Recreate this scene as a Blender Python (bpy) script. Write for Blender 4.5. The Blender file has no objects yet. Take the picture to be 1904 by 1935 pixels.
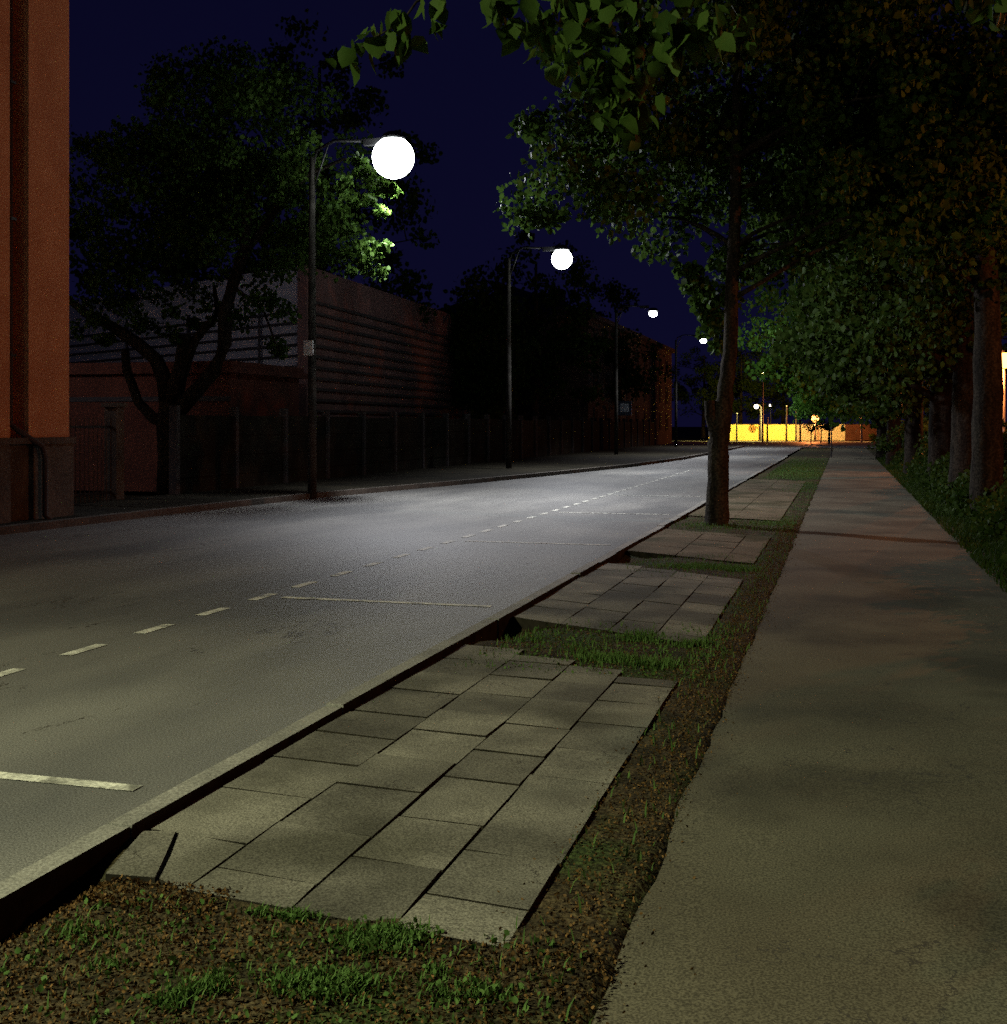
import bpy, math, random
import numpy as np
from mathutils import Vector
R = math.radians
random.seed(7)
RNG = np.random.default_rng(11)
SC = bpy.context.scene
COL = SC.collection

# ------------------------------------------------------------------ camera
YAW = math.atan(643 / 2300)
cam_d = bpy.data.cameras.new('camera')
cam = bpy.data.objects.new('camera', cam_d); COL.objects.link(cam)
cam.location = (0, 0, 1.5)
cam.rotation_euler = (R(90), 0, YAW)
cam_d.sensor_fit = 'HORIZONTAL'; cam_d.sensor_width = 36
cam_d.lens = 36 * 2300 / 1904
cam_d.shift_y = -164.5 / 1904
cam_d.clip_end = 2000
SC.camera = cam

# ------------------------------------------------------------------ night sky
w = bpy.data.worlds.new('World'); SC.world = w; w.use_nodes = True
nt = w.node_tree; nt.nodes.clear()
sky = nt.nodes.new('ShaderNodeTexSky'); sky.sky_type = 'NISHITA'; sky.sun_disc = False
sky.sun_elevation = R(-1.6); sky.sun_rotation = R(165)
tint = nt.nodes.new('ShaderNodeMix'); tint.data_type = 'RGBA'; tint.blend_type = 'MULTIPLY'
tint.inputs[0].default_value = 1.0; tint.inputs[7].default_value = (0.27, 0.22, 1.0, 1)
bg = nt.nodes.new('ShaderNodeBackground'); bg.inputs[1].default_value = 0.09
wo = nt.nodes.new('ShaderNodeOutputWorld')
tcw = nt.nodes.new('ShaderNodeTexCoord'); va = nt.nodes.new('ShaderNodeVectorMath'); va.operation = 'ADD'; va.inputs[1].default_value = (0, 0, .7)
vn = nt.nodes.new('ShaderNodeVectorMath'); vn.operation = 'NORMALIZE'
nt.links.new(tcw.outputs['Generated'], va.inputs[0]); nt.links.new(va.outputs[0], vn.inputs[0]); nt.links.new(vn.outputs[0], sky.inputs[0])
nt.links.new(sky.outputs[0], tint.inputs[6]); nt.links.new(tint.outputs[2], bg.inputs[0])
nt.links.new(bg.outputs[0], wo.inputs[0])

SC.view_settings.view_transform = 'Standard'; SC.view_settings.look = 'None'
SC.view_settings.exposure = 0; SC.view_settings.gamma = 1
SC.render.engine = 'CYCLES'
SC.cycles.max_bounces = 6; SC.cycles.transparent_max_bounces = 4
SC.cycles.use_denoising = False
SC.cycles.sample_clamp_indirect = 3

# lamp settings: lamps of the place and the added ones
COOL = (0.90, 0.92, 0.98)
STREET_W = 850
MAST_W = 4200
SODIUM = (1.0, 0.28, 0.07)

# ------------------------------------------------------------------ helpers
F_ = Vector((-math.sin(YAW), math.cos(YAW), 0)); R_ = Vector((math.cos(YAW), math.sin(YAW), 0))
def at(px, py, Y):
    """point seen at photo position (px, py) of a 1904 px wide view, at street distance Y"""
    d = F_ * 2300 + R_ * (px - 952) + Vector((0, 0, 803 - py))
    t = Y / d.y
    return Vector((d.x * t, Y, 1.5 + d.z * t))

def tag(o, label=None, cat=None, group=None, kind=None):
    if label: o['label'] = label
    if cat: o['category'] = cat
    if group: o['group'] = group
    if kind: o['kind'] = kind
    return o
def empty(name, loc=(0, 0, 0), rz=0):
    o = bpy.data.objects.new(name, None); COL.objects.link(o)
    o.location = loc; o.rotation_euler = (0, 0, rz); o.empty_display_size = .3
    return o
def copy_tree(o, parent=None):
    c = o.copy(); COL.objects.link(c); c.parent = parent
    for ch in o.children: copy_tree(ch, c)
    return c

class MB:
    def __init__(s): s.v = []; s.f = []
    def quadstrip(s, verts, faces):
        b = len(s.v); s.v += [tuple(p) for p in verts]; s.f += [tuple(i + b for i in q) for q in faces]
    def box(s, x0, y0, z0, x1, y1, z1, jit=0):
        j = lambda: random.uniform(-jit, jit)
        p = [(x, y, z) for z in (z0, z1) for x, y in ((x0, y0), (x1, y0), (x1, y1), (x0, y1))]
        p = [(x + j(), y + j(), z) for x, y, z in p]
        s.quadstrip(p, [(3, 2, 1, 0), (4, 5, 6, 7), (0, 1, 5, 4), (1, 2, 6, 5), (2, 3, 7, 6), (3, 0, 4, 7)])
    def prism(s, pts, z0, z1):
        n = len(pts)
        s.quadstrip([(x, y, z0) for x, y in pts] + [(x, y, z1) for x, y in pts],
                    [tuple(range(n - 1, -1, -1)), tuple(range(n, 2 * n))] +
                    [(i, (i + 1) % n, n + (i + 1) % n, n + i) for i in range(n)])
    def obar(s, a, b, wd, ht):
        a = Vector(a); b = Vector(b); d = (b - a).normalized()
        sd = d.cross(Vector((0, 0, 1)))
        if sd.length < .01: sd = Vector((1, 0, 0))
        sd.normalize(); up = sd.cross(d)
        p = []
        for c in (a, b):
            for i, j in ((-1, -1), (1, -1), (1, 1), (-1, 1)): p.append(c + sd * (i * wd / 2) + up * (j * ht / 2))
        s.quadstrip(p, [(0, 1, 2, 3), (7, 6, 5, 4), (0, 4, 5, 1), (1, 5, 6, 2), (2, 6, 7, 3), (3, 7, 4, 0)])
    def tube(s, pts, rad, n=10, rough=0.0, cap=True):
        pts = [Vector(p) for p in pts]; b = len(s.v)
        if not hasattr(rad, '__len__'): rad = [rad] * len(pts)
        ref = Vector((.31, .17, .93)).normalized()
        for i, p in enumerate(pts):
            d = (pts[min(i + 1, len(pts) - 1)] - pts[max(i - 1, 0)]).normalized()
            u = d.cross(ref)
            if u.length < .05: u = d.cross(Vector((1, 0, 0)))
            u.normalize(); v = d.cross(u)
            for k in range(n):
                a = 2 * math.pi * k / n; r = rad[i] * (1 + random.uniform(-rough, rough))
                s.v.append(tuple(p + u * (math.cos(a) * r) + v * (math.sin(a) * r)))
        for i in range(len(pts) - 1):
            for k in range(n):
                k2 = (k + 1) % n
                s.f.append((b + i * n + k, b + i * n + k2, b + (i + 1) * n + k2, b + (i + 1) * n + k))
        if cap:
            s.f.append(tuple(b + k for k in range(n - 1, -1, -1)))
            e = b + (len(pts) - 1) * n
            s.f.append(tuple(e + k for k in range(n)))
    def lathe(s, prof, c=(0, 0, 0), n=20, sx=1, sy=1):
        b = len(s.v)
        for r, z in prof:
            for k in range(n):
                a = 2 * math.pi * k / n
                s.v.append((c[0] + r * sx * math.cos(a), c[1] + r * sy * math.sin(a), c[2] + z))
        for i in range(len(prof) - 1):
            for k in range(n):
                k2 = (k + 1) % n
                s.f.append((b + i * n + k, b + i * n + k2, b + (i + 1) * n + k2, b + (i + 1) * n + k))
    def build(s, name, mat, parent=None, smooth=False):
        me = bpy.data.meshes.new(name); me.from_pydata(s.v, [], s.f); me.materials.append(mat)
        if smooth: me.polygons.foreach_set('use_smooth', [True] * len(me.polygons))
        me.validate(); me.update()
        o = bpy.data.objects.new(name, me); COL.objects.link(o); o.parent = parent
        return o

# ------------------------------------------------------------------ materials
def nodes(name):
    m = bpy.data.materials.new(name); m.use_nodes = True
    t = m.node_tree; t.nodes.clear()
    out = t.nodes.new('ShaderNodeOutputMaterial'); p = t.nodes.new('ShaderNodeBsdfPrincipled')
    t.links.new(p.outputs[0], out.inputs[0])
    return m, t, p, out
def surf(name, c1, c2, scale=3.0, detail=6, rough=.8, fine=None, fine_amt=.35, bump=.0, bscale=60, cracks=0, spec=.3, stretch=None, island=0, c3=None, c3s=.5, c3r=(.5, .62)):
    """two colours mixed by broad noise, multiplied by a fine speckle"""
    m, t, p, out = nodes(name)
    N = t.nodes.new; L = t.links.new
    tc = N('ShaderNodeTexCoord'); mp = N('ShaderNodeMapping'); L(tc.outputs['Object'], mp.inputs[0])
    if stretch: mp.inputs['Scale'].default_value = stretch
    n1 = N('ShaderNodeTexNoise'); n1.inputs['Scale'].default_value = scale; n1.inputs['Detail'].default_value = detail
    L(mp.outputs[0], n1.inputs['Vector'])
    r1 = N('ShaderNodeValToRGB'); r1.color_ramp.elements[0].position = .38; r1.color_ramp.elements[1].position = .62
    r1.color_ramp.elements[0].color = (*c1, 1); r1.color_ramp.elements[1].color = (*c2, 1)
    L(n1.outputs[0], r1.inputs[0]); col = r1.outputs[0]
    if c3:
        n3 = N('ShaderNodeTexNoise'); n3.inputs['Scale'].default_value = c3s; n3.inputs['Detail'].default_value = 5
        L(mp.outputs[0], n3.inputs['Vector'])
        r3 = N('ShaderNodeValToRGB'); r3.color_ramp.elements[0].position = c3r[0]; r3.color_ramp.elements[1].position = c3r[1]
        L(n3.outputs[0], r3.inputs[0])
        mx = N('ShaderNodeMix'); mx.data_type = 'RGBA'; L(r3.outputs[0], mx.inputs[0]); L(col, mx.inputs[6]); mx.inputs[7].default_value = (*c3, 1)
        col = mx.outputs[2]
    if fine:
        n2 = N('ShaderNodeTexNoise'); n2.inputs['Scale'].default_value = fine; n2.inputs['Detail'].default_value = 3
        L(tc.outputs['Object'], n2.inputs['Vector'])
        mr = N('ShaderNodeMapRange'); mr.inputs[1].default_value = .38; mr.inputs[2].default_value = .62
        mr.inputs[3].default_value = 1 - fine_amt; mr.inputs[4].default_value = 1 + fine_amt
        L(n2.outputs[0], mr.inputs[0])
        mx = N('ShaderNodeMix'); mx.data_type = 'RGBA'; mx.blend_type = 'MULTIPLY'; mx.inputs[0].default_value = 1
        L(col, mx.inputs[6]); L(mr.outputs[0], mx.inputs[7]); col = mx.outputs[2]
    if island:
        g = N('ShaderNodeNewGeometry'); mi = N('ShaderNodeMapRange'); mi.inputs[3].default_value = 1 - island; mi.inputs[4].default_value = 1 + island * .6
        L(g.outputs['Random Per Island'], mi.inputs[0]); mx = N('ShaderNodeMix'); mx.data_type = 'RGBA'; mx.blend_type = 'MULTIPLY'; mx.inputs[0].default_value = 1
        L(col, mx.inputs[6]); L(mi.outputs[0], mx.inputs[7]); col = mx.outputs[2]
    if cracks:
        nc = N('ShaderNodeTexNoise'); nc.inputs['Scale'].default_value = cracks; nc.inputs['Detail'].default_value = 7; nc.inputs['Roughness'].default_value = .62
        L(mp.outputs[0], nc.inputs['Vector'])
        sb = N('ShaderNodeMath'); sb.operation = 'SUBTRACT'; L(nc.outputs[0], sb.inputs[0]); sb.inputs[1].default_value = .5
        ab = N('ShaderNodeMath'); ab.operation = 'ABSOLUTE'; L(sb.outputs[0], ab.inputs[0])
        nm = N('ShaderNodeTexNoise'); nm.noise_dimensions = '4D'; nm.inputs['W'].default_value = 3; nm.inputs['Scale'].default_value = cracks * .9; L(mp.outputs[0], nm.inputs['Vector'])
        gt_ = N('ShaderNodeMapRange'); gt_.inputs[1].default_value = .52; gt_.inputs[2].default_value = .56; gt_.inputs[3].default_value = 0; gt_.inputs[4].default_value = .0032; L(nm.outputs[0], gt_.inputs[0])
        cm = N('ShaderNodeMath'); cm.operation = 'LESS_THAN'; L(ab.outputs[0], cm.inputs[0]); L(gt_.outputs[0], cm.inputs[1])
        mx = N('ShaderNodeMix'); mx.data_type = 'RGBA'; L(cm.outputs[0], mx.inputs[0]); L(col, mx.inputs[6]); mx.inputs[7].default_value = (.04, .037, .03, 1); col = mx.outputs[2]
    L(col, p.inputs['Base Color'])
    p.inputs['Roughness'].default_value = rough; p.inputs['Specular IOR Level'].default_value = spec
    if bump:
        nb = N('ShaderNodeTexNoise'); nb.inputs['Scale'].default_value = bscale; nb.inputs['Detail'].default_value = 5
        L(tc.outputs['Object'], nb.inputs['Vector'])
        b = N('ShaderNodeBump'); b.inputs['Strength'].default_value = bump; b.inputs['Distance'].default_value = .02
        L(nb.outputs[0], b.inputs['Height']); L(b.outputs[0], p.inputs['Normal'])
    return m
def plain(name, c, rough=.7, metal=0, spec=.4):
    m, t, p, out = nodes(name)
    N = t.nodes.new; L = t.links.new
    tc = N('ShaderNodeTexCoord'); n = N('ShaderNodeTexNoise'); n.inputs['Scale'].default_value = 9; L(tc.outputs['Object'], n.inputs['Vector'])
    r = N('ShaderNodeValToRGB'); r.color_ramp.elements[0].color = (*[x * .7 for x in c], 1); r.color_ramp.elements[1].color = (*[min(1, x * 1.25) for x in c], 1)
    L(n.outputs[0], r.inputs[0]); L(r.outputs[0], p.inputs['Base Color'])
    p.inputs['Roughness'].default_value = rough; p.inputs['Metallic'].default_value = metal; p.inputs['Specular IOR Level'].default_value = spec
    return m
def glow(name, c, s):
    m, t, p, out = nodes(name)
    e = t.nodes.new('ShaderNodeEmission'); e.inputs[0].default_value = (*c, 1); e.inputs[1].default_value = s
    t.links.new(e.outputs[0], out.inputs[0]); return m
def leafmat(name, c1, c2, trans=.35):
    m, t, p, out = nodes(name)
    N = t.nodes.new; L = t.links.new
    g = N('ShaderNodeNewGeometry'); r = N('ShaderNodeValToRGB')
    r.color_ramp.elements[0].color = (*c1, 1); r.color_ramp.elements[1].color = (*c2, 1)
    L(g.outputs['Random Per Island'], r.inputs[0]); L(r.outputs[0], p.inputs['Base Color'])
    p.inputs['Roughness'].default_value = .6; p.inputs['Specular IOR Level'].default_value = .05
    tr = N('ShaderNodeBsdfTranslucent'); L(r.outputs[0], tr.inputs[0])
    mx = N('ShaderNodeMixShader'); mx.inputs[0].default_value = trans
    L(p.outputs[0], mx.inputs[1]); L(tr.outputs[0], mx.inputs[2]); L(mx.outputs[0], out.inputs[0])
    return m

M = {}
M['asphalt'] = surf('asphalt', (.115, .113, .105), (.155, .152, .138), 1.1, 6, .62, fine=120, fine_amt=.4, bump=.12, bscale=120, spec=.22, stretch=(1, .35, 1), c3=(.085, .085, .082), c3s=.5, cracks=.9)
M['path'] = surf('path_asphalt', (.068, .061, .041), (.094, .086, .059), .8, 6, .85, fine=130, fine_amt=.45, bump=.04, bscale=130, spec=.12, c3=(.048, .044, .030), c3s=.7, cracks=1.1)
M['dirt'] = surf('trodden_dirt', (.085, .068, .040), (.13, .105, .066), 2.2, 7, .9, fine=70, fine_amt=.35, bump=.4, bscale=50, c3=(.05, .045, .022), c3s=1.1, spec=.08)
M['slab'] = surf('slab_concrete', (.095, .091, .074), (.165, .158, .128), 1.9, 8, .85, fine=130, fine_amt=.4, bump=.15, bscale=120, island=.35, cracks=1.6, c3=(.062, .06, .045), c3s=.9, c3r=(.5, .64), spec=.08)
M['shaded_edge'] = surf('shaded_soiled_edge', (.010, .009, .006), (.022, .019, .013), 9, 5, .95, spec=.08)  # near-black edge colour: joint shade painted in along with soil
M['kerb'] = surf('kerb_stone', (.15, .148, .13), (.21, .205, .18), 2.5, 6, .8, fine=70, fine_amt=.25, bump=.3)
M['soil'] = surf('soil', (.022, .018, .009), (.050, .038, .019), 6, 8, .95, fine=55, fine_amt=.6, bump=.9, bscale=35, c3=(.028, .040, .012), c3s=1.3, spec=.08)
M['paint'] = surf('road_paint', (.36, .36, .31), (.58, .58, .5), 9, 6, .7, fine=60, fine_amt=.3, c3=(.14, .14, .12), c3s=6, c3r=(.52, .66))
M['bark'] = surf('bark', (.016, .013, .010), (.036, .030, .022), 9, 8, .95, fine=30, fine_amt=.5, bump=1.0, bscale=18, stretch=(1, 1, .22), spec=.08)
M['leaf'] = leafmat('leaf_green', (.024, .052, .008), (.055, .10, .018))
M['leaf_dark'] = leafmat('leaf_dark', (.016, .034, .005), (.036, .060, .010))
M['leaf_lamplit'] = leafmat('leaf_lamplit', (.035, .095, .012), (.07, .16, .02))  # brighter leaf green, lamplight painted into the colour
M['bark_row'] = surf('dark_bark', (.008, .006, .005), (.020, .016, .012), 9, 8, .95, fine=30, fine_amt=.5, bump=1.0, bscale=18, stretch=(1, 1, .22), spec=.08)
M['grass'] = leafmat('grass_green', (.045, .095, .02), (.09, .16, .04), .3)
M['litter'] = leafmat('litter_brown', (.022, .014, .006), (.14, .078, .026), .1)
M['stucco'] = surf('ochre_stucco', (.44, .22, .11), (.53, .28, .14), 1.2, 6, .9, fine=40, fine_amt=.18, bump=.2, bscale=40)
M['plinth'] = surf('plinth_stone', (.06, .052, .042), (.095, .082, .066), 2, 6, .9, fine=30, fine_amt=.3, bump=.4, bscale=30)
M['metal'] = plain('galvanised_metal', (.22, .22, .22), .5, .3)
M['darkmetal'] = plain('dark_painted_metal', (.02, .02, .022), .5, .2)
M['concrete'] = surf('pole_concrete', (.028, .026, .022), (.05, .046, .04), 4, 6, .9, fine=40, fine_amt=.25, spec=.08)
M['panel'] = surf('wall_panel_concrete', (.012, .011, .008), (.028, .025, .018), 1.2, 6, .9, fine=25, fine_amt=.3, bump=.3, bscale=20, spec=.08)
M['hall_pale'] = surf('pale_cladding', (.42, .40, .42), (.52, .50, .52), .6, 4, .8)
M['hall_red'] = surf('brown_red_cladding', (.16, .09, .08), (.21, .12, .11), .8, 4, .85)
M['brick'] = surf('red_brick_render', (.085, .028, .018), (.12, .04, .025), .9, 5, .9, fine=14, fine_amt=.25)
M['far_brick'] = surf('old_brick_facade', (.07, .042, .03), (.10, .06, .042), .5, 5, .9)
M['roof'] = plain('dark_roofing', (.05, .045, .045), .9)
M['glass'] = plain('dark_window_glass', (.01, .012, .015), .8, 0, .05)
M['frame'] = plain('window_frame_paint', (.05, .046, .04), .8)
M['yellow_wall'] = surf('yellow_painted_wall', (.70, .62, .16), (.78, .70, .20), .4, 4, .85)
M['orange_wall'] = surf('buff_wall_paint', (.50, .40, .28), (.58, .46, .33), .4, 4, .85)
M['carpaint'] = plain('pale_car_paint', (.6, .6, .58), .3)
M['tyre'] = plain('tyre_rubber', (.02, .02, .02), .9)
M['white'] = plain('white_paper', (.75, .75, .72), .7)
M['bowl'] = glow('lit_lamp_bowl', (.93, 1.0, .97), 22)
M['bowl_sodium'] = glow('lit_sodium_globe', (1.0, .42, .08), 9)
M['bowl_pink'] = glow('lit_pale_pink_lamp', (1.0, .78, .62), 7)

# ------------------------------------------------------------------ ground, road, kerb, paths
def sheet(name, pts, z, mat, kind='structure'):
    m = MB(); m.quadstrip([(x, y, z) for x, y in pts], [tuple(range(len(pts)))])
    return tag(m.build(name, mat), kind=kind)
def undulating(name, x0, x1, y0, y1, nx, ny, zf, mat):
    m = MB(); xs = np.linspace(x0, x1, nx); ys = y0 + (y1 - y0) * np.linspace(0, 1, ny) ** 1.6
    m.quadstrip([(x, y, zf(x, y)) for y in ys for x in xs],
                [(j * nx + i, j * nx + i + 1, (j + 1) * nx + i + 1, (j + 1) * nx + i) for j in range(ny - 1) for i in range(nx - 1)])
    return tag(m.build(name, mat, smooth=True), kind='structure')
M['ground'] = surf('ground_earth', (.030, .024, .015), (.05, .042, .025), .7, 7, .95, fine=12, fine_amt=.4, c3=(.02, .032, .012), c3s=.3, spec=.08)
sheet('ground', [(-600, -60), (600, -60), (600, 1200), (-600, 1200)], -.32, M['ground'])

def sm(a, b, t):
    t = max(0, min(1, (t - a) / (b - a))); return t * t * (3 - 2 * t)
from mathutils import noise as mn
def soil_z(x, y):
    n = mn.noise((x * 2.2, y * 2.2, 0)) * .018 + mn.noise((x * 9, y * 9, 3)) * .007
    z = -.045 + n * .7
    k = sm(-1.02, -.88, x); z = z * (1 - k) + (-.034 + n * .25) * k - .07 * sm(-.655, -.57, x)
    if -2.5 < x < -1 and (3.9 < y < 7.0 or 9.5 < y < 12.1): return -.054 + n * .15
    if y < 4.2: z -= .10 * (1 - sm(-2.56, -2.34, x)) * (1 - sm(3.5, 3.9, y))
    if y < 3.6: z += .014     # washed-out hollow beside the kerb
    for gy, gx in ((9.0, -2.5), (14.2, -2.4)):
        z -= .10 * math.exp(-((y - gy) / .45) ** 2 - ((x - gx) / .28) ** 2)
    z += .035 * math.exp(-((x + 1.85) ** 2 + (y - 18.7) ** 2) / .5)
    return z
undulating('verge_soil', -2.56, -.52, -2, 84, 46, 760, soil_z, M['soil'])
undulating('park_ground', 1.42, 60, -20, 85, 60, 90, lambda x, y: -.05 + .05 * mn.noise((x * .4, y * .4, 5)), M['soil'])

ROAD_L = [(-11.15, -30), (-11.15, 12), (-10.85, 18), (-10.4, 23), (-9.1, 30), (-8.2, 36), (-7.3, 43), (-6.7, 52), (-6.5, 62), (-6.5, 84)]
ROAD_R = [(-2.66, 84), (-2.66, -30)]
def strip(name, left, right, z0, z1, mat):
    m = MB(); m.prism(left + right, z0, z1); return tag(m.build(name, mat), kind='structure')
m = MB()
for (xa, ya), (xb, yb) in zip(ROAD_L, ROAD_L[1:]):
    m.quadstrip([(xa, ya, 0), (-2.66, ya, 0), (-2.66, yb, 0), (xb, yb, 0)], [(0, 1, 2, 3)])
tag(m.build('road', M['asphalt']), kind='structure')
sheet('cross_road', [(-140, 84), (140, 84), (140, 121), (-140, 113)], -.004, M['asphalt'])

# near kerb: stones with their joints, slightly uneven
m = MB(); y = -6.0; random.seed(3)
while y < 60:
    dx = random.uniform(-.012, .012); dz = random.uniform(-.006, .008)
    m.box(-2.66 + dx, y + .002, -.30, -2.56 + dx, y + .998, .006 + dz, .002); y += 1.0
k_ = m.build('kerb', M['kerb']); tag(k_, kind='structure'); k_.data.materials.append(M['shaded_edge'])
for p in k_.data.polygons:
    if p.normal.x > .5: p.material_index = 1  # kerb face towards the verge painted dark as its shade
# far kerb and pavement behind it
m = MB()
for (xa, ya), (xb, yb) in zip(ROAD_L, ROAD_L[1:]):
    m.prism([(xa - .16, ya), (xa, ya), (xb, yb), (xb - .16, yb)], -.3, .11)
tag(m.build('kerb', M['plinth']), kind='structure')
m = MB()
for (xa, ya), (xb, yb) in zip(ROAD_L, ROAD_L[1:]):
    m.quadstrip([(-13.2, ya, .095), (xa - .16, ya, .095), (xb - .16, yb, .095), (-13.2, yb, .095)], [(0, 1, 2, 3)])
M['farpave'] = surf('trodden_far_verge', (.014, .013, .009), (.026, .023, .015), 1, 6, .95, fine=20, fine_amt=.4, spec=.08)
tag(m.build('far_verge', M['farpave']), kind='structure')

# asphalt footpath with wavy edges
lx = lambda y: -.63 + .035 * mn.noise((y * 1.3, 0, 1)) + .02 * mn.noise((y * 5, 0, 7)) + (0 if y < 34 else .0)
rx = lambda y: 1.50 + .05 * mn.noise((y * .9, 4, 1)) + .03 * mn.noise((y * 4, 8, 1))
ys = [-4 + .15 * i for i in range(200)] + [26 + .6 * i for i in range(98)]
m = MB(); nx = 9
V = []
for y in ys:
    a, b = lx(y), rx(y)
    for i in range(nx):
        x = a + (b - a) * i / (nx - 1)
        z = -.032 + .008 * mn.noise((x * .8, y * .8, 2)) - (.010 if i in (0, nx - 1) else 0)
        V.append((x, y, z))
m.quadstrip(V, [(j * nx + i, j * nx + i + 1, (j + 1) * nx + i + 1, (j + 1) * nx + i) for j in range(len(ys) - 1) for i in range(nx - 1)])
tag(m.build('footpath', M['path'], smooth=True), kind='structure')

# worn paint on the road: short dashes of the parking lane and bay lines
m = MB()
y = 5.12; random.seed(5)
while y < 40:
    m.quadstrip([(-4.92, y, .004), (-4.83, y + random.uniform(-.02, .02), .004), (-4.83, y + .42, .004), (-4.92, y + .41, .004)], [(0, 1, 2, 3)]); y += .862
for y0 in (4.40, 9.62, 14.95, 20.3, 25.6):
    m.quadstrip([(-4.70, y0, .004), (-2.80, y0 - .02, .004), (-2.80, y0 + .06, .004), (-4.70, y0 + .09, .004)], [(0, 1, 2, 3)])
tag(m.build('road_markings', M['paint']), kind='structure')

# concrete slabs in three blocks; every slab a little tilted, with open joints
def slab_block(y0r, y1r, cols, seed, rowlen=.5, broken=False, mat='slab'):
    random.seed(seed); m = MB()
    (y0a, y0b), (y1a, y1b) = y0r, y1r          # near and far edge at the kerb side / the path side
    X0, X1 = cols[0], cols[-1]
    for c in range(len(cols) - 1):
        xa, xb = cols[c] + .006, cols[c + 1] - .006
        t = ((xa + xb) / 2 - X0) / (X1 - X0)
        ya, yb = y0a + (y0b - y0a) * t, y1a + (y1b - y1a) * t
        sk = (y0b - y0a) / (X1 - X0)
        n = max(1, round((yb - ya) / rowlen)); st = (yb - ya) / n
        offs = [0] + sorted(st * (k - (.42 if c % 2 else 0) + random.uniform(-.12, .12)) for k in range(1, n)) + ([yb - ya] if not c % 2 else [yb - ya - st * .42, yb - ya]); n = len(offs) - 1
        for k in range(n):
            s0, s1 = ya + offs[k] + .006, ya + offs[k + 1] - .006
            dx = (xb - xa) / 2 * sk
            base = -.027; tilt = [base + random.uniform(-.004, .004) for _ in range(4)]
            j = lambda: random.uniform(-.005, .005)
            top = [(xa + j(), s0 - dx + j()), (xb + j(), s0 + dx + j()), (xb + j(), s1 + dx + j()), (xa + j(), s1 - dx + j())]
            if broken and c == 0 and k == 0:     # the cracked corner slab
                a, b, cc, d = top
                p1 = (a[0] + .30, a[1] + .015); mid = (a[0] + .215, (a[1] + d[1]) / 2); p2 = (a[0] + .12, d[1])
                for poly in ([(a[0] + .12, a[1]), p1, mid, p2, (a[0], d[1] - .03)], [(p1[0] + .018, p1[1]), b, cc, (p2[0] + .016, d[1]), (mid[0] + .02, mid[1])]):
                    m.prism(poly, -.14, base + random.uniform(-.008, .002))
                continue
            V = [(x, y, -.14) for x, y in top] + [(x, y, z) for (x, y), z in zip(top, tilt)]
            m.quadstrip(V, [(3, 2, 1, 0), (4, 5, 6, 7), (0, 1, 5, 4), (1, 2, 6, 5), (2, 3, 7, 6), (3, 0, 4, 7)])
    o = m.build('pavement', M[mat]); tag(o, kind='structure')
    o.data.materials.append(M['shaded_edge'])
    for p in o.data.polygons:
        if abs(p.normal.z) < .5: p.material_index = 1  # slab sides painted dark for shade in the joints
    return o
COLS = [-2.545, -2.09, -1.68, -1.32, -.95]
slab_block((3.62, 3.42), (8.20, 7.18), COLS, 21, .49, True)
slab_block((9.35, 8.50), (13.35, 12.2), COLS, 22, .55)
slab_block((14.7, 13.65), (17.9, 17.0), [-2.545, -1.9, -1.3, -.95], 23, .8, mat='dirt')
slab_block((20.6, 19.9), (35.0, 34.0), [-2.545, -1.75, -.98], 24, 3.2, mat='dirt')

# ------------------------------------------------------------------ leaves, grass
LEAF = np.array([(0, 0, 0), (.40, .30, .07), (.34, .72, .06), (0, 1.05, -.02), (-.34, .72, .06), (-.40, .30, .07)])
NEAR_V = np.array([(0, 0, 0), (0, .14, -.03), (0, .46, -.05), (0, .80, -.03), (0, 1.16, -.12)] +
                  [(sx * x, y, z) for sx in (1, -1) for x, y, z in ((.33, -.05, .04), (.50, .34, .07), (.33, .76, .03))])
NEAR_F = [(0, 5, 1), (1, 5, 6, 2), (2, 6, 7, 3), (3, 7, 4), (0, 1, 8), (1, 2, 9, 8), (2, 3, 10, 9), (3, 4, 10)]
def near_leaves(name, C, size, mat, parent, rng):
    V = []; Fc = []
    for c in C:
        d = Vector(rng.normal(size=3)); d.z = -abs(d.z) - .9; d.normalize()
        u = d.cross(Vector(rng.normal(size=3))).normalized(); nn = u.cross(d); sz = size * rng.uniform(.65, 1.3); b = len(V); cl = rng.uniform(.4, 1.8)
        for a, e, g_ in NEAR_V: V.append(Vector(c) + sz * (u * a + d * e + nn * g_ * cl))
        Fc += [tuple(b + i for i in f) for f in NEAR_F]
    me = bpy.data.meshes.new(name); me.from_pydata(V, [], Fc); me.materials.append(mat); me.polygons.foreach_set('use_smooth', [True] * len(Fc)); me.update()
    o = bpy.data.objects.new(name, me); COL.objects.link(o); o.parent = parent
    return o
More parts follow.
